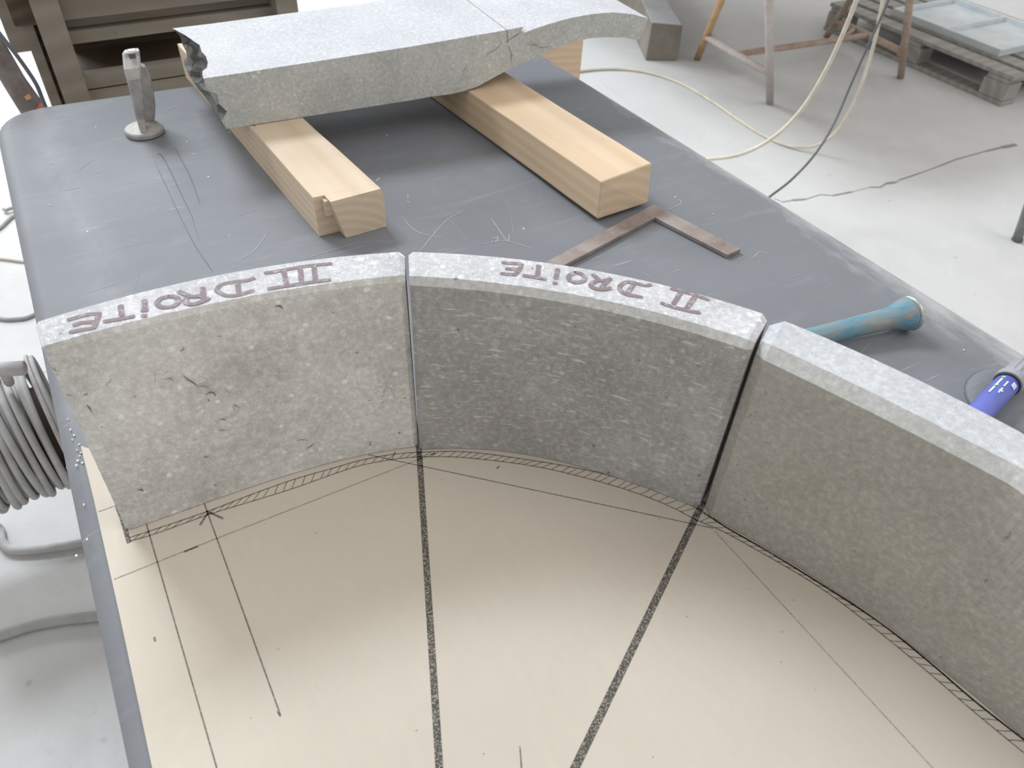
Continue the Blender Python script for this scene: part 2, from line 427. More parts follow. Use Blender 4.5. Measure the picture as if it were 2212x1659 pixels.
for u, v in [(418,333),(882,424),(884,437),(836,292),(108,443),(505,577),(364,235),(375,232),(1176,135),(2082,756),(171,960),(166,972),(172,985),(178,1000),(160,940),(152,928),(168,995),(175,978),(165,1005),(1540,462),(212,370),(147,905),(156,950),(181,1090),(165,1200),(188,1165)]:
    c = at(u, v, TT+.0008); gr.box(c, (random.uniform(.0010,.0026), random.uniform(.0010,.002), .0010), random.random()*3)
tag(gr.build('dust_grain', M_dust, tab), kind='stuff')
# low bulge in the sheet beside the marker pen
bc = top(2200, 868); mb = MB(); R0 = .105*H
rings = []
for r, z in ((1, .0004), (.93, .004), (.82, .006), (.6, .0065), (.3, .006)):
    rings.append([(bc.x + R0*r*math.cos(a), bc.y + R0*r*.9*math.sin(a), TT + z) for a in [2*math.pi*k/32 for k in range(32)]])
mb.loft(rings).build('raised_bulge', M_rub, tab, smooth=True)

# ------------------------------------------------------------------ template card
PZ = TT+.0025
card = empty('template_card', (.4*H, .4*H, TT), 0, 'large beige card template with pencilled arcs and charcoal joint lines, flat on table', 'template')
pl = [top(340, 1700), top(330, 1659), top(262, 1340), top(205, 1085), top(176, 966)]
edge = [Vector((p.x, p.y)) for p in pl]
back = [Vector((-.02*H, .945*H)), Vector((.2*H, .945*H)), Vector((.37*H, .895*H)), Vector((.62*H, .735*H)), Vector((.75*H, .55*H)), Vector((.85*H, .32*H)), Vector((.89*H, .05*H)), Vector((.88*H, -.38*H))]
low = [Vector((edge[0].x, -.38*H))]
poly = low + edge + back
MB().prism([(q.x, q.y) for q in poly], TT+.0003, PZ).build('card', M_paper, card)
lz = PZ+.0003
def lines(lst, name, mat, label=None):
    for w, pts in lst:
        q = [at(u, v, lz) for u, v in pts]
        if len(q) > 2: q = spline(q, 6)
        o = MB().ribbon(q, w).build(name, mat, card)
        if label: o['label'] = label
lines([(.0062, [(904,950),(951,1690)]), (.0070, [(1520,1082),(1222,1700)]), (.0042, [(252,1090),(264,1122),(279,1172)])], 'charcoal_joint_line', M_char)
lines([(.0011, [(315,1128),(470,1665)]), (.0011, [(441,1087),(606,1545)]), (.0011, [(1123,1612),(1127,1665)]), (.0010, [(795,982),(1541,1141)]),
       (.0009, [(846,994),(854,975)]), (.0012, [(599,1536),(605,1547)])], 'pencil_line', M_pen)
lines([(.0012, [(246,1251),(468,1163),(905,992),(930,983)]), (.0010, [(1544,1147),(2053,1700)]), (.0011, [(212,1105),(246,1093)])], 'faint_pencil_line', M_penl)
lines([(.0022, [(449,1108),(432,1134)]), (.0022, [(446,1104),(482,1120)]), (.0018, [(398,1192),(428,1180)]), (.0016,[(333,1376),(335,1385)]), (.0018,[(1073,1012),(1078,1007)])], 'star_stroke', M_pen)
lines([(.0018, [(1519,1108),(1583,1147),(1653,1188),(1728,1233),(1804,1281),(1904,1347),(2005,1428),(2105,1514),(2225,1608)])], 'base_line', M_char)
up_ = [(280,1161),(341,1141),(452,1103),(543,1068),(633,1036),(723,1010),(780,994),(850,981),(905,977),(980,975),(1040,979),(1100,987),(1160,996),(1220,1006),(1301,1023),(1381,1046),(1452,1073),(1517,1104),(1572,1142),(1653,1186),(1728,1233),(1804,1281),(1904,1348),(2005,1428),(2105,1514),(2235,1617)]
lo_ = [(280,1169),(341,1151),(452,1111),(543,1083),(633,1055),(723,1023),(780,1005),(850,992),(905,987),(980,987),(1040,992),(1100,999),(1160,1008),(1220,1021),(1301,1042),(1381,1067),(1452,1096),(1502,1122),(1562,1148),(1633,1187),(1728,1242),(1804,1292),(1904,1369),(2005,1452),(2105,1538),(2235,1645)]
lines([(.0012, up_), (.0011, lo_)], 'arc_line', M_pen)
U = spline([at(u, v, lz) for u, v in up_], 14); L = spline([at(u, v, lz) for u, v in lo_], 14)
hb = MB()
step = 0.0; last = U[0]
for i in range(1, len(U)-1):
    if (U[i]-last).length < .0085: continue
    last = U[i]; d = (U[i+1]-U[i-1]).normalized()
    a = U[i]; tgt = a - d*.007
    b = min(L, key=lambda p: (p-tgt).length)
    b = b - d*random.uniform(0, .004)
    hb.ribbon([a, (a+b)/2 + d*random.uniform(-.0006, .0006), b], .0007)
tag(hb.build('hatching', M_pen, card), kind='stuff')

# ------------------------------------------------------------------ curved stones
HS = .355*H; C0 = Vector((.0345*H, .1548*H))
def polar(P): 
    d = Vector((P[0], P[1])) - C0; return math.atan2(d.y, d.x), d.length
def fitpoly(pp, z, deg):
    A = [polar(at(u, v, z)) for u, v in pp]
    a = np.array([x[0] for x in A]); r = np.array([x[1] for x in A])
    k = np.polyfit(a, r, deg); lo, hi = a.min(), a.max()
    return lambda t: float(np.polyval(k, min(max(t, lo), hi)))
def pt(a, r, z): return Vector((C0.x + r*math.cos(a), C0.y + r*math.sin(a), z))
def curved_stone(loc_px, bot, tf, tb, aL, aR, ch, ec, mats, label, writing, wlabel):
    fb = fitpoly(bot, PZ+.001, 3); ff = fitpoly(tf, TT+HS, 2); fk = fitpoly(tb, TT+HS, 2)
    base = PZ+.0002
    N = 56; root_loc = pt((aL[0]+aR[0])/2, .79*H, base)
    root = empty('curved_stone', root_loc, 0, label, 'stone')
    def section(t, shrink=0.0):
        # t 0..1 from left end to right end; end angle differs between foot and top
        ab = aL[0]+(aR[0]-aL[0])*t; att = aL[1]+(aR[1]-aL[1])*t; ak = aL[2]+(aR[2]-aL[2])*t
        s = shrink; zt = TT+HS
        rf, rk = ff(att), fk(ak)
        e = lambda: random.uniform(-.0004, .0004)
        zlow = zt-ch*1.05
        return [pt(ab, fb(ab)+.0006+s, base+.0004), pt(ab, fb(ab)+s, base+.0016+s*.5), pt(att, rf-ch*.9+s, zlow-s*.3), pt(att, rf+s*.8+e(), zt-s*.6), pt(ak, rk-s-.002, zt-s*.6), pt(ak, rk-s, zt-.003-s*.6), pt(ak, rk-s, base+.001), pt(ab, fb(ab)+.006+s, base)]
    mb = MB(); span = abs(aL[0]-aR[0])*.78*H
    eL = ec[0]/span; eR = ec[1]/span
    secs = [section(0, ec[0]*.8), section(eL)] + [section(eL+(1-eL-eR)*k/N) for k in range(1, N)] + [section(1-eR), section(1, ec[1]*.8)]
    mb.loft(secs)
    o = mb.build('block', mats[0], root, smooth=False)
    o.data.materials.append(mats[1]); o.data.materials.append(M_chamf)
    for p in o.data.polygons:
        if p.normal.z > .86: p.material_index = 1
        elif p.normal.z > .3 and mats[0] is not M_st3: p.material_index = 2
    o['label'] = wlabel
    if writing:
        lb = MB()
        for ox, oy, k, strokes in writing:
            for si, st in enumerate(strokes):
                q = [at(ox+x/k, oy+y/k, TT+HS+.0004+.00003*si) for x, y in st]
                if len(q) > 2: q = spline(q, 6)
                w = .0072*H
                a0 = (q[0]-q[1]).normalized(); q0 = q[0]+a0*w*.25
                a1 = (q[-1]-q[-2]).normalized(); q1 = q[-1]+a1*w*.25
                lb.ribbon([q0]+q+[q1], w, taper=.35)
        lb.build('lettering', M_ink, root)['label'] = 'faded brown hand lettering, upside down from the near side'
    return root
def face_point(u, v, fb, ff, ch):
    d = Vector(ray(u, v)); d.normalize(); o = Vector((0, 0, CAMZ)); t0, t1 = .3, 1.6
    for _ in range(50):
        t = (t0+t1)/2; p = o + d*t; a, rr = polar(p); k = min(max((p.z-TT)/HS, 0), 1)
        rf = fb(a)*(1-k) + (ff(a)-ch*.9)*k
        if rr < rf: t0 = t
        else: t1 = t
    a, rr = polar(p); q = pt(a, rr-.0012, p.z); n = Vector((C0.x-q.x, C0.y-q.y, 0)).normalized()
    return q, n
def face_marks(root, bot, tf, ch, lst, name, mat):
    fb = fitpoly(bot, PZ+.001, 3); ff = fitpoly(tf, TT+HS, 2)
    for w, pts in lst:
        P = [face_point(u, v, fb, ff, ch) for u, v in pts]
        MB().ribbon([p for p, n in P], w, up=P[len(P)//2][1], taper=.7).build(name, mat, root)
A3 = (120, 540, 6.144, [[(575,835),(560,900),(530,980),(500,1035)],[(170,925),(300,885),(420,855),(560,842)],[(245,995),(340,965),(500,950)],[(195,1088),(330,1060),(500,1030)],
     [(860,735),(880,870)],[(645,945),(780,925),(900,903),(1035,877)],[(1178,665),(1188,780)],[(1150,800),(1210,795)],[(1152,872),(1195,868)],
     [(1490,612),(1390,645),(1348,700),(1390,748),(1500,755),(1600,722),(1632,665),(1585,618),(1490,612)],
     [(1950,500),(1962,645)],[(2035,640),(1960,675),(1850,712),(1760,712),(1715,675),(1740,640)],[(1635,548),(1700,575),(1790,612),(1940,605)]])
B3 = (400, 530, 6.144, [[(915,435),(800,468),(650,482),(500,512),(430,560),(435,612),(520,655),(620,668),(750,648),(900,597)],[(695,500),(712,635)],
     [(1062,365),(1200,345),(1400,308),(1650,268),(1935,240)],[(1105,575),(1300,543),(1500,512),(1700,482),(1918,455)],[(1310,350),(1345,520)],[(1525,315),(1545,490)],[(1710,290),(1728,465)]])
A2 = (1060, 540, 8.193, [[(545,245),(515,330),(445,420)],[(212,218),(320,228),(520,240)],[(278,328),(400,338),(500,350)],[(188,412),(300,425),(440,435)],[(850,270),(825,480)],[(585,448),(700,465),(850,490),(965,508)],
     [(1185,335),(1150,498)],[(1122,576),(1152,590)],[(1510,388),(1415,430),(1378,490),(1430,550),(1530,568),(1625,548),(1662,490),(1610,425),(1510,388)],
     [(1815,428),(1880,490),(1960,540),(2050,525),(2125,505)],[(2080,530),(1960,660)],[(2125,668),(2000,692),(1870,682),(1775,635),(1800,580),(1890,535)]])
B2 = (1300, 560, 8.193, [[(865,450),(780,462),(680,445),(560,410),(430,405),(345,450),(318,505),(350,570),(430,618),(560,642),(700,668)],[(565,440),(455,595)],
     [(1232,522),(1400,555),(1600,612),(1750,665),(1885,712)],[(1058,772),(1200,825),(1400,875),(1600,922),(1725,940)],[(1405,580),(1270,785)],[(1640,670),(1505,855)]])
b3 = [(280,1144),(362,1117),(441,1087),(543,1051),(633,1024),(723,998),(814,977),(891,966)]
b2 = [(906,971),(987,972),(1069,974),(1124,979),(1203,994),(1281,1015),(1359,1043),(1438,1072),(1497,1092)]
b1 = [(1525,1110),(1583,1143),(1653,1184),(1728,1229),(1804,1277),(1904,1343),(2005,1424),(2105,1509),(2212,1593)]
def ang(u, v, z): return polar(at(u, v, z))[0]
zt = TT+HS
tf3 = [(90,746),(181,724),(317,690),(452,658),(588,629),(723,608),(868,596)]
st3 = curved_stone(None, b3, [(90,746),(181,724),(317,690),(452,658),(588,629),(723,608),(868,596)], [(72,697),(181,660),(317,625),(452,597),(588,572),(723,553),(859,542)],
    (ang(272,1142,TT), ang(88,746,zt), ang(70,696,zt)), (ang(904,966,TT), ang(875,596,zt), ang(874,543,zt)),   .0045, (.004, .005), (M_st3, M_sttop),
    'light grey curved limestone block marked III DROITE, leftmost of the three standing stones', [A3, B3], 'mottled grey face with brown pits and cracks')
curved_stone(None, b2, [(890,598),(948,599),(1046,606),(1163,621),(1281,645),(1399,672),(1516,704),(1625,734)], [(889,543),(968,544),(1085,553),(1203,569),(1320,590),(1438,614),(1555,645),(1655,677)],
    (ang(906,971,TT), ang(884,598,zt), ang(882,543,zt)), (ang(1511,1094,TT), ang(1632,736,zt), ang(1664,680,zt)), .0065, (.004, .006), (M_st2, M_sttop),
    'dark grey curved limestone block marked II DROITE, middle of the three standing stones', [A2, B2], 'dark grey streaked face')
face_marks(st3, b3, tf3, .0045, [(.0011, [(394,809),(404,818),(418,826),(428,834)]), (.0008, [(428,834),(438,832),(452,836)]), (.0014, [(444,852),(452,846),(461,847),(466,854)]), (.0008, [(335,806),(334,826)]), (.0008, [(352,818),(368,816),(376,824)]),
    (.0009, [(503,872),(510,876),(519,879)]), (.0009, [(502,876),(508,886)]), (.0009, [(472,905),(482,904),(490,908)]), (.0008, [(470,927),(478,928),(489,928)]), (.0008, [(414,952),(424,948)]), (.0008, [(494,912),(502,914)]),
    (.0018, [(594,661),(604,659),(611,666)]), (.0008, [(640,1012-60),(650,948),(664,950)]), (.0016, [(296,1058),(304,1056),(309,1060)]), (.0009, [(660,968),(672,962),(678,955)]), (.0012, [(186,912-40),(192,880),(199,890)]), (.0007, [(356,805),(362,800)]),
    (.0007, [(488,842),(500,850)]), (.0006, [(560,700),(566,704)]), (.0007, [(380,846),(386,852)]), (.0007, [(430,930),(440,934)]), (.0006, [(700,880),(708,886)]), (.0006, [(540,1000),(552,996)])], 'hairline_crack', plain('dark_stone_crack', (.13,.115,.10), .9))
aEnd = ang(2212, 1593, TT) - .14
curved_stone(None, b1, [(1664,744),(1762,789),(1874,843),(1986,898),(2098,957),(2212,1014)], [(1685,688),(1762,715),(1874,767),(1986,821),(2098,872),(2210,933)],
    (ang(1519,1104,TT), ang(1645,732,zt), ang(1671,684,zt)), (aEnd, aEnd, aEnd), .0105, (.010, .006), (M_st1, M_sttop1),
    'brownish grey curved limestone block without writing, at the right, with chamfered edges', None, 'plain brownish grey face with wide chamfers')

# ------------------------------------------------------------------ timber bearers
zB = .103
def timber_right():
    nl = top(1291, 474, .0125); nr = top(1400, 438, .0125)
    nlt = top(1300, 393, zB+.008); nrt = top(1408, 352, zB+.008)
    d = (top(1000, 190, zB) - nlt); d.z = 0; d.normalize()
    Lg = 1.27*H
    root = ((nl.x+nr.x)/2, (nl.y+nr.y)/2, TT)
    rz = math.atan2(d.y, d.x) - math.pi/2
    sec = [nl, nr, nrt, nlt]; drop = Vector((0, 0, -.011*H))
    mids = []
    n = 10
    for k in range(n+1):
        j = [Vector((random.uniform(-1,1), random.uniform(-1,1), random.uniform(-1,1)))*.0004*(1 if 0 < k < n else 0) for _ in range(4)]
        mids.append([p + d*Lg*k/n + drop*(k/n) + j[i] for i, p in enumerate(sec)])
    o = MB().loft(mids).build('timber_bearer', M_wood2, loc=root, rz=rz, bevel=.0022)
    tag(o, 'orange-toned square softwood bearer under right part of the slab, ending at steel square', 'timber', 'timber bearers under the slab')
timber_right()
def timber_left():
    z = zB
    d = Vector((-.08, 1, 0)).normalized()
    o0 = top(680, 428, z)
    rz = math.atan2(d.y, d.x) - math.pi/2
    mainT = [top(748, 515), top(835, 490), top(831, 425, z-.02), top(822, 407, z), top(712, 433, z)]
    m0, m1 = mainT[0].copy(), mainT[1].copy(); kk = (m1.y-m0.y)/(m1.x-m0.x)
    mainT = [Vector((p.x, m0.y+kk*(p.x-m0.x), max(p.z, TT+.0006))) for p in mainT]
    sl = [top(690, 511, .001), top(697, 422, z-.008), top(676, 427, z)]
    far = 2.63*H
    dl = Vector((-.062, 1, 0)); dr = Vector((-.095, 1, 0))
    def run(p, dd, y): return p + dd*(y-p.y)
    ys = sl[0].y
    mb = MB()
    front = [sl[0], run(mainT[1], dr, ys), run(mainT[2], dr, ys), run(mainT[3], dr, ys), sl[2]]
    front = [Vector((p.x, ys, p.z)) for p in front]
    rows = []
    for k in range(11):
        y = ys + (far-ys)*k/10; row = []
        for i, p in enumerate(front):
            q = run(p, dl if i in (0, 4) else dr, y)
            if 0 < k < 10: q += Vector((random.uniform(-1, 1)*.0005, 0, random.uniform(-1, 1)*.0002))
            row.append(q)
        rows.append(row)
    mb.loft(rows)
    stub = [[p for p in mainT], [Vector((run(p, dr, ys).x, ys-.0002, p.z)) for p in mainT]]
    mb.loft(stub)
    # small raised splinter left standing in the notch
    a = top(700, 424, z); mb.box((a.x+.003, ys-.006, TT+z*H-.016), (.012, .011, .024))
    mb.tube([top(812, 391, z), top(820, 385, z+.006)], .0008, 5)
    o = mb.build('timber_bearer', M_wood, loc=(o0.x+.05, o0.y, TT), rz=rz)
    tag(o, 'pale softwood bearer with split notched end, under the left half of the long slab', 'timber', 'timber bearers under the slab')
timber_left()

# ------------------------------------------------------------------ sawn slab
n0 = Vector((.3263*H, 1.9815*H)); sa = math.radians(-3.39); dv = Vector((math.cos(sa), math.sin(sa))); bv = Vector((-dv.y, dv.x)); DEP = .375*H
slab = empty('stone_slab', (n0.x+.5*H, n0.y+.15*H, TT+zB*H), sa, 'long pale grey limestone slab with broken left end and arched tongue, lying across two timbers', 'stone slab')
def sp3(s, z, t=0): 
    q = n0 + dv*s*H + bv*t; return Vector((q.x, q.y, TT+z*H))
zb = zB+.002
prof = [(.07,.2385),(.495,.2485),(.774,.2595),(.838,.2630),(.826,.2480),(.772,.2235),(.828,.2435),(.87,.2530),(.91,.2600),(.955,.2670),(.999,.2715),(1.06,.2740),(1.13,.2715),(1.195,.2600),(1.257,.2420),
        (1.235,.180),(1.18,.195),(1.116,.2035),(1.06,.2065),(1.022,.2045),(.98,.199),(.931,.189),(.857,.1675),(.784,.146),(.735,.128),(.70,.115),(.66,zb+.003),(.62,zb),(.55,zb+.0015),(.50,zb),(.07,zb)]
mb = MB(); n = len(prof)
mb.loft([[sp3(s, z) for s, z in prof], [sp3(s, z, DEP) for s, z in prof]])
o = mb.build('slab_body', M_slab, slab)
o.data.materials.append(M_sttop1)
for p in o.data.polygons:
    if p.normal.z > .3 and len(p.vertices) == 4: p.material_index = 1
zTop = .2370
topc = [at(u, v, TT+zTop*H) for u, v in [(440,171),(437,160),(438,153),(447,146),(449,134),(445,122),(436,112),(431,97),(420,90),(412,84),(400,76),(375,66)]]
botc = [at(u, v, TT+zb*H) for u, v in [(490,281),(476,262),(466,245),(452,222),(438,203),(428,192),(418,178),(410,165),(403,152),(399,142),(396,132),(392,118)]]
K = len(topc); rows = []
for i in range(K):
    t = DEP*i/(K-1)
    tp = topc[i].copy(); bt = botc[i].copy()
    row = [sp3(.07, .2385, t)]
    for k in range(7):
        f = k/6; q = tp.lerp(bt, f)
        if 0 < k < 6: q += Vector((random.uniform(-.007,.005), random.uniform(-.004,.004), 0)) + Vector((.010*math.sin(f*math.pi), 0, 0))
        row.append(q)
    row.append(sp3(.07, zb, t)); rows.append(row)
# snap first/last rows to the slab's front and back planes
def onp(p, t):
    s = (Vector((p.x, p.y)) - n0).dot(dv); q = n0 + dv*s + bv*t; return Vector((q.x, q.y, p.z))
rows[0] = [onp(p, 0) for p in rows[0]]; rows[-1] = [onp(p, DEP) for p in rows[-1]]
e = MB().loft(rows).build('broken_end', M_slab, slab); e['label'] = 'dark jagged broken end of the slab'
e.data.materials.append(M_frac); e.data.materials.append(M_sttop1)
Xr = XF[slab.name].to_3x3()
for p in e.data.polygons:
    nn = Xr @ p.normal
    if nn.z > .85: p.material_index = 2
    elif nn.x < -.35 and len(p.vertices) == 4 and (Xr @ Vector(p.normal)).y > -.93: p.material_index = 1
# scribed line over the top and down the front, crack lines on the front
pf = -.0006
def facept(u, v):
    p = atp(u, v, n0, bv); q = Vector((p.x, p.y)) + bv*pf; return Vector((q.x, q.y, p.z))
la = MB(); zz = .2590
la.ribbon([sp3(.786, zz+.0014, -.0003), sp3(.786, zz+.0014, DEP)], .0016)
la.ribbon([facept(1095, 66), facept(1097, 92)], .0014, up=Vector((bv.x, bv.y, 0)))
la.ribbon([facept(1099, 100), facept(1105, 118), facept(1104, 135)], .0010, up=Vector((bv.x, bv.y, 0)))
la.build('scribed_line', M_penstone, slab)
cr = MB()
for pts in ([(1146,88),(1152,96),(1160,97),(1166,92)],[(1138,92),(1146,96),(1150,102)],[(1085,90),(1072,106),(1060,112),(1048,120)],[(1010,140),(1002,152),(1000,160)],[(1150,97),(1175,103),(1190,100)]):
    cr.ribbon([facept(u, v) for u, v in pts], .0010, up=Vector((bv.x, bv.y, 0)), taper=.7)
cr.build('hairline_crack', M_penstone, slab)

# ------------------------------------------------------------------ steel square
TS = .0125
def sq_piece():
    c0 = top(1413, 440, TS); c1 = top(1415, 469, TS)
    e0 = top(1601, 537, TS); e1 = top(1572, 550, TS)
    a0 = top(1185, 562, TS); a1 = top(1227, 568, TS)
    dl = (a0-c0).normalized(); dl2 = (a1-c1).normalized()
    a0 = c0 + dl*(a0-c0).length*1.45; a1 = c1 + dl2*(a1-c1).length*1.52
    loop = [c0, e0, e1, c1, a1, a0]
    mb = MB().prism([(p.x, p.y) for p in loop], TT+.0008, TT+TS*H-.0002)
    o = mb.build('steel_square', M_square, bevel=.0009, loc=(c1.x, c1.y, TT))
    tag(o, 'tarnished brown steel L square lying flat between the right timber and the II DROITE stone', 'square')
sq_piece()

# ------------------------------------------------------------------ forged clamp foot tool
def forged():
    c = top(314, 287, 0.0); r = .0335
    root = empty('forged_clamp_arm', (c.x, c.y, TT), 0, 'grey forged steel arm with square eye, standing on a round foot near back left corner', 'tool')
    rings = []
    for rr, z in ((.86, 0.0002), (1.0, .002), (1.0, .008), (.93, .0105), (.5, .015), (.25, .017)):
        rings.append([(c.x + r*rr*math.cos(a), c.y + r*rr*math.sin(a), TT + z) for a in [2*math.pi*k/28 for k in range(28)]])
    MB().loft(rings).build('round_foot', M_forge, root, smooth=False)
    secs = []
    # (height, left px, right px, row px, thickness)
    for z, ul, ur, v, th in ((.018, 303, 319, 287, .016), (.05, 294, 316, 258, .020), (.095, 286, 313, 224, .024), (.13, 279, 312, 196, .026), (.16, 272, 309, 172, .026), (.185, 266, 307, 148, .025), (.205, 264, 304, 122, .022)):
        a = at(ul, v, TT+z*H); b = at(ur, v, TT+z*H); b.y = a.y = (a.y+b.y)/2
        bv2 = Vector((.12, 1, 0)).normalized()*th
        ch = (b-a)*.12
        secs.append([a+ch, b-ch, b+bv2*.15, b+bv2, a+bv2, a+bv2*.15])
    # rounded top
    a = at(263, 108, TT+.214*H); b = at(303, 108, TT+.214*H); b.y = a.y = secs[-1][0].y+.004
    bv2 = Vector((.12, 1, 0)).normalized()*.016
    secs.append([a+(b-a)*.15, b-(b-a)*.15, b+bv2*.2-(b-a)*.05, b+bv2-(b-a)*.12, a+bv2+(b-a)*.12, a+bv2*.2+(b-a)*.05])
    arm = MB().loft(secs).build('arm', M_forge, root, bevel=.0022)
    # square eye: rim proud of the arm top, dark block painted for the hole's shade
    ec = (secs[-1][0]+secs[-1][1])/2; zt2 = ec.z
    ey = MB().box((ec.x+.001, ec.y+.008, zt2-.001), (.0135, .012, .004), bev=.001); ey.build('eye_rim', M_steel, root)
    ep = at(285, 119, TT+.208*H); MB().box((ep.x, secs[-2][0].y-.0008, ep.z-.003), (.0100, .006, .014), bev=.0005).build('eye_hole_shade', M_forged_dark, root)
    # side web behind the arm
    w0 = [(306,278),(333,264),(334,232),(330,200),(323,170),(312,146),(296,138),(300,200),(304,245)]
    yb = c.y+.012
    pw = [aty(u, v, yb) for u, v in w0]
    for p in pw: p.z = max(p.z, TT+.012)
    back = [p+Vector((.004, .012, 0)) for p in pw]
    MB().loft([pw, back]).build('side_web', M_forge, root, bevel=.001)
forged()

# ------------------------------------------------------------------ blue chisel
def chisel():
    rh = .0248
    hd = top(1970, 676, rh/H); tl = top(1800, 722, .0150/H)
    ax = (hd-tl); ax.z = 0; ax.normalize()
    root = empty('mason_chisel', (tl.x, tl.y, TT), math.atan2(ax.y, ax.x)-math.pi/2, 'blue painted steel chisel with flared round head, lying behind the unmarked right stone', 'chisel')
    slope = Vector((0, 0, .0085/.16))
    def P(s): return Vector((hd.x, hd.y, TT+rh+.0005)) - ax*s + Vector((0, 0, -.055*min(s, .16)))
    prof_ = [(.006, .0232), (.011, .0226), (.020, .0205), (.030, .0172), (.040, .0152), (.060, .0145), (.10, .0140), (.15, .0136), (.20, .0132), (.235, .0120)]
    MB().tube([P(s) for s, _ in prof_], [r for _, r in prof_], 20).build('shaft', M_blue, root, smooth=True)
    MB().tube([P(s) for s in (.0065, .004, .0015, -.001, -.0030)], [.0235, .0242, .0242, .0225, .0165], 24).build('struck_head', M_steel, root, smooth=True)
    a = P(.235); b = P(.29)
    side = Vector((-ax.y, ax.x, 0))
    MB().loft([[a-side*.012+Vector((0,0,.008)), a+side*.012+Vector((0,0,.008)), a+side*.012-Vector((0,0,.008)), a-side*.012-Vector((0,0,.008))],
               [b-side*.017+Vector((0,0,.0)), b+side*.017+Vector((0,0,.0)), b+side*.017-Vector((0,0,.003)), b-side*.017-Vector((0,0,.003))]]).build('blade', M_steel, root)
chisel()

# ------------------------------------------------------------------ marker pen
def marker():
    r = .0152
    p0 = top(2128, 882, r/H); p1 = top(2240, 765, r/H)
    ax = (p1-p0); ax.z = 0; ax.normalize(); side = Vector((-ax.y, ax.x, 0))
    q0 = Vector((p0.x, p0.y, TT+r+.0068))
    root = empty('marker_pen', (p0.x, p0.y, TT), math.atan2(ax.y, ax.x)-math.pi/2, 'blue marker pen with ribbed grey cap, lying behind the unmarked stone at the right edge', 'marker')
    Ls = (top(2168, 838, r/H)-p0).length   # where the cap starts
    def P(s): return q0 + ax*s
    MB().tube([P(-.085), P(-.083), P(Ls-.002)], [r*.8, r*.93, r*.93], 22).build('barrel', M_penblue, root, smooth=True)
    MB().tube([P(Ls-.0015), P(Ls+.0015)], [r*1.0, r*1.0], 22).build('collar', M_pendark, root, smooth=False)
    MB().tube([P(Ls+.001), P(Ls+.002), P(Ls+.012), P(Ls+.014)], [r*1.12, r*1.16, r*1.16, r*1.05], 24).build('cap_ring', M_pengrey, root, smooth=False)
    rr = []
    secs = []
    for s in (.013, .016, .05, .054):
        k = .96 if s < .05 else (.9 if s < .054 else .7)
        sec = []
        for j in range(48):
            a = 2*math.pi*j/48; rad = r*k*(1.03 if j % 4 < 2 else .93)
            sec.append(P(Ls+s)+side*math.cos(a)*rad+Vector((0, 0, 1))*math.sin(a)*rad)
        secs.append(sec)
    MB().loft(secs).build('cap', M_pengrey, root)
    # printed marks on the barrel: pale bars and two green dots
    def patch(s0, s1, a0, a1):
        mb = MB(); R = r*.93+.0004; rows = []
        for k in range(5):
            a = math.radians(180-(a0+(a1-a0)*k/4)); o = side*math.cos(a)*R+Vector((0,0,1))*math.sin(a)*R
            rows.append([P(s0)+o, P(s1)+o])
        b = len(mb.v)
        for rw in rows: mb.v += rw
        for k in range(4): mb.f.append((b+2*k, b+2*k+1, b+2*k+3, b+2*k+2))
        return mb
    for s0, s1, a0, a1 in ((Ls-.030, Ls-.012, 112, 122), (Ls-.050, Ls-.034, 112, 122), (Ls-.028, Ls-.015, 82, 90), (Ls-.045, Ls-.032, 80, 88), (Ls-.040, Ls-.036, 72, 90)):
        patch(s0, s1, a0, a1).build('print_bar', M_white, root)
    patch(Ls-.018, Ls-.008, 38, 66).build('print_blob', M_white, root)
    for s in (Ls-.010, Ls-.032): patch(s, s+.0035, 108, 126).build('print_dot', M_green, root)
marker()

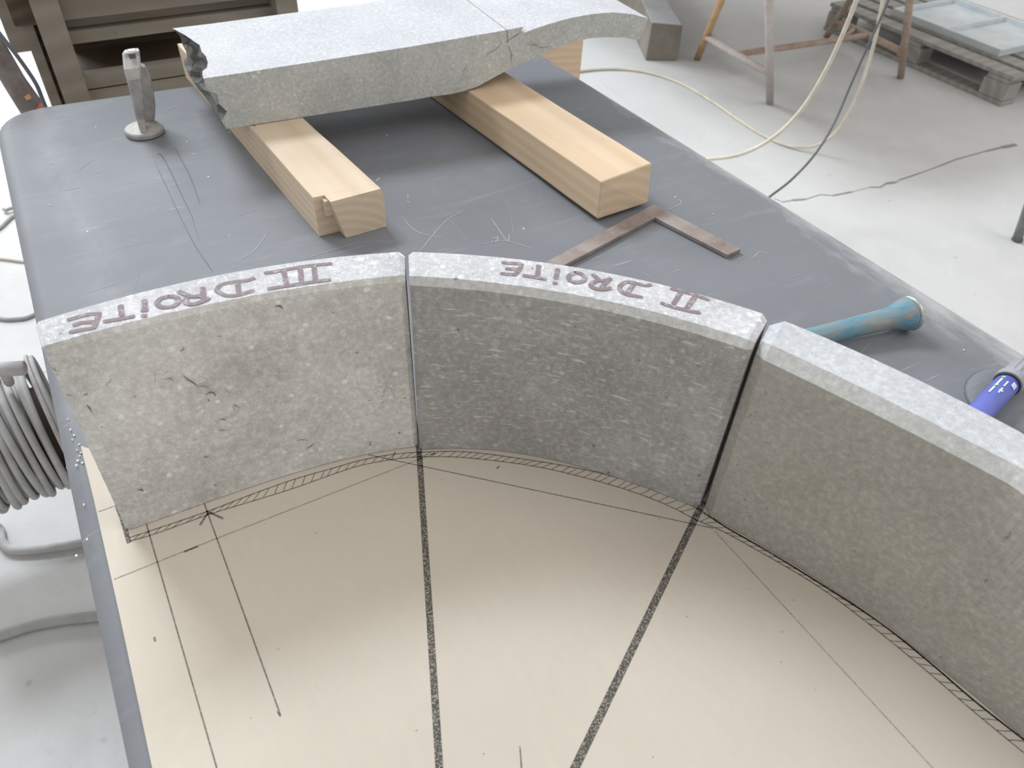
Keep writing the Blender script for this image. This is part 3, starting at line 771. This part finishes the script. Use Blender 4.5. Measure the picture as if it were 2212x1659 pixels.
# ------------------------------------------------------------------ cable reel (left)
def reel():
    zc = .30
    C = at(12, 957, zc); rad = .120
    ax = Vector((1, .10, 0)).normalized(); e1 = Vector((-ax.y, ax.x, 0)); e2 = Vector((0, 0, 1))
    root = empty('cable_reel', (C.x, C.y, 0), 0, 'dusty grey cable reel on a tube stand, on the floor left of the table', 'cable reel')
    def circ(s, r, n=36, jit=0, tilt=0, ph=0):
        return [C + ax*(s + tilt*math.cos(2*math.pi*k/n+ph)) + (e1*math.cos(2*math.pi*k/n) + e2*math.sin(2*math.pi*k/n))*(r+jit*math.sin(4*math.pi*k/n+ph)) for k in range(n)]
    MB().tube([C-ax*.16, C+ax*.09], .085, 32).build('drum', M_core, root, smooth=True)
    for s in (-.165, .092):
        MB().tube([C+ax*(s-.003), C+ax*s, C+ax*(s+.004), C+ax*(s+.006)], [.142, .148, .148, .142], 48).build('flange', M_pinkfl, root)
    for s in (.101,):
        q = circ(s, .140); MB().tube(q+[q[0]], .005, 8, caps=False).build('flange_rim', M_cable, root, smooth=True)
    k = 0; rc = .0068
    for s in np.arange(-.150, .082, .0145):
        q = circ(s, .108+random.uniform(-.003, .002), 40, .002, random.uniform(-.006, .006), random.random()*6)
        MB().tube(q+[q[0]], rc, 9, caps=False).build('cable_turn', M_cable, root, smooth=True)
    for s in (-.14, -.125, -.111, -.097, -.082, -.068, -.053, -.039, -.024, -.010, .005, .020, .034, .049, .063, .077):
        q = circ(s+random.uniform(-.002, .002), .1205+random.uniform(-.003, .004), 40, .003, random.uniform(-.008, .008), random.random()*6)
        MB().tube(q+[q[0]], rc, 9, caps=False).build('cable_turn', M_cable, root, smooth=True)
    hub = MB().tube([C+ax*.09, C+ax*.135], .012, 14).build('hub_knob', M_pinkfl, root, smooth=True)
    # handle above
    h0 = at(52, 795, .515); h1 = at(-60, 802, .515)
    MB().tube([h0+Vector((.002,0,0)), h0, h1], [.010, .013, .013], 14).build('handle', M_cable, root, smooth=True)
    # stand: U tube on each side joined by floor tubes
    fr = at(180, 1178, .012); fl2 = at(5, 1172, .012); fk = at(-30, 1080, .012)
    st = spline([fr + Vector((.03, 0, 0)), at(100, 1185, .012), at(30, 1188, .012), at(4, 1170, .013), at(-14, 1135, .02), C - ax*.19 + Vector((0, 0, -.12)), C - ax*.19 + Vector((0, 0, .0)), C - ax*.19 + Vector((0,.03,.15)), h1 + Vector((-.02, 0, -.01))], 6)
    MB().tube(st, .0095, 10).build('stand_tube', M_cable, root, smooth=True)
    MB().tube([at(8, 800, .51), at(20, 826, .44)], .009, 8).build('bracket', M_pinkfl, root, smooth=True)
    MB().tube([fr + Vector((.03, 0, 0)), fr+Vector((.05, .12, .1)), C+ax*.12], .009, 10).build('stand_tube', M_cable, root, smooth=True)
reel()

def cable(name, pts, r, mat, label, cat='cable', group=None, z=None):
    q = spline([at(u, v, (zz if zz is not None else r)) for u, v, zz in pts], 8)
    o = MB().tube(q, r, 8).build(name, mat, smooth=True, loc=(q[0].x, q[0].y, 0)); tag(o, label, cat, group); return o
cable('floor_hose', [(-60,1392,None),(0,1373,None),(60,1354,None),(130,1340,None),(205,1332,None),(330,1318,None)], .0115, M_cabled, 'thick grey hose on the floor below the cable reel, running under the table', 'hose')
cable('floor_cable', [(-50,672,None),(0,688,None),(35,689,None),(70,681,None),(140,640,None)], .006, M_cabled, 'grey cable on floor beside the left table edge, just above the reel')
cable('floor_cable', [(-60,556,None),(0,558,None),(48,564,None),(130,570,None)], .0055, M_hose, 'thin pale cable running straight in from the left under the table')
cable('floor_cable', [(-30,510,None),(0,492,None),(15,478,None),(30,466,None),(80,440,None)], .006, M_cabled, 'short grey cable slanting up to the left table edge, above the pale one')
cable('floor_cable', [(8,452,.01),(14,454,.012),(24,450,.012),(70,440,.01)], .006, M_cabled, 'short grey cable end beside the left table edge, highest of the floor cables')

# ------------------------------------------------------------------ hoses on the right
cable('air_hose', [(1440,352,.05),(1530,344,.15),(1590,336,.19),(1640,316,.24),(1690,281,.32),(1740,225,.42),(1785,150,.56),(1820,75,.70),(1850,0,.85),(1875,-80,1.0)], .0066, M_hose, 'cream hose rising from behind the table edge, left of the two hanging ones', 'hose')
cable('air_hose', [(1180,170,None),(1253,154,None),(1330,149,None),(1400,157,None),(1470,180,None),(1540,220,None),(1600,262,None),(1660,298,None),(1710,316,.012),(1755,316,.03),(1795,296,.09),(1830,250,.18),(1860,185,.32),(1885,105,.48),(1902,30,.64),(1912,-30,.78)], .0066, M_hose, 'long cream hose curving over the floor, then rising beside the black cable', 'hose')
cable('power_cable', [(1630,452,.15),(1664,424,.18),(1710,388,.21),(1760,334,.26),(1800,270,.34),(1835,190,.45),(1870,110,.58),(1900,45,.7),(1925,-15,.82),(1940,-60,.9)], .0042, M_black, 'thin black cable hanging between the two cream hoses, in front of the trestle')

# ------------------------------------------------------------------ trestle
def trestle():
    F1 = at(1506, 128, 0); F2 = at(1663, 224, 0); F3 = at(1785, 80, 0); F4 = at(1945, 168, 0)
    zt = .86
    # tops: the legs lean together
    def towards(f, u, v, z): return at(u, v, z)
    root = empty('steel_trestle', tuple((F1+F2+F3+F4)/4), 0, 'rusty tubular steel trestle with four splayed legs, standing on the floor at upper right', 'trestle')
    r = .017
    ends = []
    for i, (F, (u, v), z, mt) in enumerate(((F1, (1556, 6), .36, M_orange), (F2, (1661, 4), .55, M_dusttube), (F3, (1835, 2), .25, M_rust), (F4, (1965, 2), .45, M_rust))):
        d = (at(u, v, z)-F); d.normalize(); T = F + d*(zt/d.z); ends.append((F, d, T))
        MB().tube([F+Vector((0,0,.002)), T], r, 12).build('leg', mt, root, smooth=True)
    def on(i, z): F, d, T = ends[i]; return F + d*(z/d.z)
    a, b = on(0, .155), on(1, .185); MB().tube([a, b], r*.95, 12).build('crossbar', M_dusttube, root, smooth=True)
    c, d = on(2, .12), on(3, .165); MB().tube([c, d], r*.95, 12).build('crossbar', M_rust, root, smooth=True)
    MB().tube([(a+b)/2, (c+d)/2], r*.85, 12).build('stretcher', M_rust, root, smooth=True)
    g = (c+d)/2; MB().tube([g*.75+(a+b)/2*.25 + Vector((0,0,0)), c*.7+d*.3], r*.6, 8).build('gusset', M_rust, root, smooth=True)
    MB().tube([ends[0][2], ends[1][2]], r, 12).build('top_rail', M_rust, root, smooth=True)
    MB().tube([ends[2][2], ends[3][2]], r, 12).build('top_rail', M_rust, root, smooth=True)
    Q = [e_[2] for e_ in ends]; cen = sum(Q, Vector())/4
    dx = (Q[2]-Q[0]); dx.z = 0; rz = math.atan2(dx.y, dx.x)
    o = MB().box((2.95, 3.45, zt+r+.03), (1.55, 2.75, .055), -.05, .004).build('trestle_board', M_woodp, rz=-.05)
    tag(o, 'wide board laid on the steel trestle, above the top edge of the photo', 'board')
trestle()

# ------------------------------------------------------------------ rough stone beam on the floor
def beam():
    a = at(1394, 131, 0); b = at(1462, 132, 0); w = (b-a).length
    far = at(1290, -95, 0) - a; far.z = 0; far.normalize()
    hgt = .185
    sx = (b-a).normalized()
    s0 = [a, b, b+Vector((.004,0,hgt*.45)), b+Vector((-.004,0,hgt*.95)), a+Vector((0.004,0,hgt))]
    secs = []
    for k in range(7):
        secs.append([p + far*(1.7*k/6) + (Vector((random.uniform(-1,1), random.uniform(-1,1), random.uniform(-1,1)))*.005 if k and i > 1 else Vector()) for i, p in enumerate(s0)])
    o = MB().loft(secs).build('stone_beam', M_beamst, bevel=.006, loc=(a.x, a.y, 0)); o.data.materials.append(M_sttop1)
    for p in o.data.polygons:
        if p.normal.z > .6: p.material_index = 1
    tag(o, 'square sawn stone beam on the floor behind the tongue of the slab', 'stone beam')
beam()

# ------------------------------------------------------------------ wooden post behind the table
def post():
    y0 = 2.80*H
    a = aty(1150, 130, y0); b = aty(1256, 150, y0)
    mb = MB().box(((a.x+b.x)/2, y0+.05, (TT+.06)/2), ((b.x-a.x), .09, TT+.06), 0, .002)
    o = mb.build('wooden_post', M_wood2, loc=((a.x+b.x)/2, y0+.05, 0)); tag(o, 'upright softwood post behind the back right table corner, under the slab tongue', 'post')
post()

# ------------------------------------------------------------------ wooden bench behind the table (upper left)
def bench():
    y0 = 3.05*H; Yd = .04
    root = empty('wooden_bench', (aty(330, 150, y0).x, y0+.2, 0), 0, 'dusty brown wooden bench with boarded front and shelf, behind the back left of the table', 'bench')
    def board(px, name, mat, dy=0, th=Yd):
        q = [aty(u, v, y0) for u, v in px]; q = [Vector((p.x, y0+dy, p.z)) for p in q]
        MB().loft([q, [p+Vector((0, th, 0)) for p in q]]).build(name, mat, root, bevel=.002, seg=1)
    def down(u0, v0, u1, v1, f=2.6): return (u0+(u1-u0)*f, v0+(v1-v0)*f)
    # posts run down to the floor
    def post_(uL, uR, uL2, uR2, v0, v1, name, mat, dy, th, floor=True):
        A = aty(uL, v0, y0); B = aty(uR, v0, y0); Cc = aty(uR2, v1, y0); D = aty(uL2, v1, y0)
        xl = (A.x+D.x)/2; xr = (B.x+Cc.x)/2
        z0 = 0 if floor else min(Cc.z, D.z); z1 = max(A.z, B.z)+.12
        MB().box(((xl+xr)/2, y0+dy+th/2, (z0+z1)/2), (xr-xl, th, z1-z0), 0, .002).build(name, mat, root)
        return xl, xr
    post_(63, 125, 141, 197, 0, 226, 'corner_post', M_woodg, -.05, .09)
    post_(54, 78, 108, 133, 72, 228, 'side_board', M_woodg, .05, .10)
    post_(66, 122, 100, 150, 60, 226, 'gap_shade_panel', M_woodd, .10, .02)  # added dark sheet standing in for the shaded gap between posts
    post_(582, 628, 590, 634, 0, 30, 'corner_post', M_woodg, -.05, .07)
    xl = aty(160, 110, y0).x; xr = aty(600, 20, y0).x
    def rail(v_top, v_bot, name, mat, dy, th):
        # heights read on the photo at column 300
        zt_ = aty(300, v_top, y0).z; zb_ = aty(300, v_bot, y0).z
        MB().box(((xl+xr)/2, y0+dy+th/2, (zt_+zb_)/2), (xr-xl, th, zt_-zb_-.001), 0, .0015).build(name, mat, root)
    rail(-60, 20, 'front_board', M_woodg, -.02, .025)
    rail(21, 48, 'front_board', M_woodg, .015, .025)
    rail(48, 77, 'front_board', M_woodg, -.005, .03)
    rail(142, 174, 'shelf_rail', M_woodg, -.01, .03)
    rail(176, 300, 'front_board', M_woodg, -.01, .03)
    rail(60, 200, 'back_board', M_woodd, .20, .02)  # shade of the recess put into this board's dark colour
    zsh = aty(300, 150, y0).z
    MB().box(((xl+xr)/2, y0+.11, zsh-.02), (xr-xl, .19, .02)).build('shelf', M_woodd, root)
    zto = aty(300, -60, y0).z
    MB().box(((xl+xr)/2, y0+.18, zto+.02), (xr-xl+.16, .5, .04), 0, .003).build('bench_top', M_woodg, root)
    # dark bracket clamped on the left post
    A = aty(27, -20, y0); B = aty(68, -20, y0); D = aty(50, 70, y0)
    xm = (aty(40, 35, y0).x+aty(72, 35, y0).x)/2
    MB().box((aty(50, 35, y0).x, y0+.06, (aty(50, 35, y0).z+.05)), (.045, .06, .16), 0, .004).build('bracket', M_woodd, root)
    lp = aty(32, 50, y0+.25)
    MB().box((lp.x, y0+.25, (aty(48, 106, y0+.25).z+zto)/2), (.05, .05, zto-aty(48, 106, y0+.25).z), 0, .003).build('hanging_board', M_woodg, root)
bench()
def leaning_pole():
    y = 2.84*H
    a = aty(88, 262, y); b = aty(30, 175, y-.01); c = aty(-30, 70, y-.02)
    d = a-b; base = a + d*((a.z)/max(1e-3, -(d.z)))*1.0 if d.z < 0 else a
    root = empty('dark_steel_pole', (base.x, base.y, 0), 0, 'dark brown dusty steel pole leaning behind the back left table corner', 'pole')
    MB().tube([base+Vector((0, 0, .02)), a, b, c, c+(c-b)*2], [.021, .026, .022, .020, .018], 12).build('tube', M_pole, root, smooth=True)
    MB().tube([aty(56, 205, y-.027), aty(62, 213, y-.027)], .006, 8).build('orange_mark', M_orange, root)
    MB().tube([aty(82, 228, y-.027), aty(96, 236, y-.027)], .008, 8).build('red_label', M_red, root)
    q = spline([aty(-40, 20, y-.12), aty(0, 74, y-.12), aty(40, 125, y-.12), aty(76, 178, y-.11), aty(92, 215, y-.10), aty(110, 260, y-.09)], 6)
    o = MB().tube(q, .0038, 8).build('hanging_cable', M_black, smooth=True, loc=(q[-1].x, q[-1].y, q[-1].z)); tag(o, 'thin dark cable drooping in front of the dark pole, upper left corner', 'cable')
leaning_pole()

# ------------------------------------------------------------------ pallet (upper right corner)
def pallet():
    a = at(1984, 26, 0); b = at(2212, 113, 0); d = (b-a).normalized(); n = Vector((-d.y, d.x, 0))
    if n.y < 0: n = -n
    rz = math.atan2(d.y, d.x); Lp = 1.15
    root = empty('wooden_pallet', tuple(a+d*Lp/2+n*.4), rz, 'weathered wooden pallet on the floor in the upper right corner', 'pallet')
    for k in range(3):
        c = a+d*Lp/2+n*(.05+.35*k); MB().box((c.x, c.y, .011), (Lp, .10, .02), rz, .002).build('bottom_board', M_woodp, root)
    for i in range(3):
        for k in range(3):
            c = a+d*(.07+(Lp-.14)*i/2)+n*(.05+.35*k); MB().box((c.x, c.y, .061), (.13, .10, .078), rz, .003).build('block', M_woodp, root)
    for i in range(3):
        c = a+d*(.07+(Lp-.14)*i/2)+n*.40; MB().box((c.x, c.y, .111), (.11, .80, .02), rz, .002).build('stringer', M_woodp, root)
    for k in range(6):
        c = a+d*Lp/2+n*(.05+.14*k); MB().box((c.x, c.y, .132), (Lp, .10, .02), rz, .002).build('deck_board', M_woodp, root)
    c = a+d*.62+n*.40
    o = empty('metal_tray', (c.x, c.y, .1425), rz, 'pale galvanised tray with a raised rim, resting on the pallet', 'tray')
    MB().box((c.x, c.y, .148), (.66, .5, .01), rz, .002).build('base', M_bright, o)
    for s, w, q in ((n*.245, .66, .012), (-n*.245, .66, .012)):
        p = c+s; MB().box((p.x, p.y, .165), (w, q, .03), rz, .002).build('rim', M_bright, o)
    for s in (-.324, 0, .324):
        p = c+d*s; MB().box((p.x, p.y, .165), (.012, .478, .026), rz, .002).build('rim', M_bright, o)
pallet()

# ------------------------------------------------------------------ stool leg at the right edge
f = at(2196, 520, .0); t_ = at(2216, 462, .12); d = (t_-f).normalized()
ro = empty('stand_leg', tuple(f), 0, 'dark grey slanted metal leg foot on the floor at the right edge', 'stand')
MB().tube([f+Vector((0,0,.004)), f+d*.07, f+d*.9], [.017, .0155, .014], 12).build('leg_tube', M_foot, ro, smooth=True)
MB().tube([f+Vector((0,0,.001)), f+Vector((0,0,.012))], .019, 12).build('foot_pad', M_forged_dark, ro)
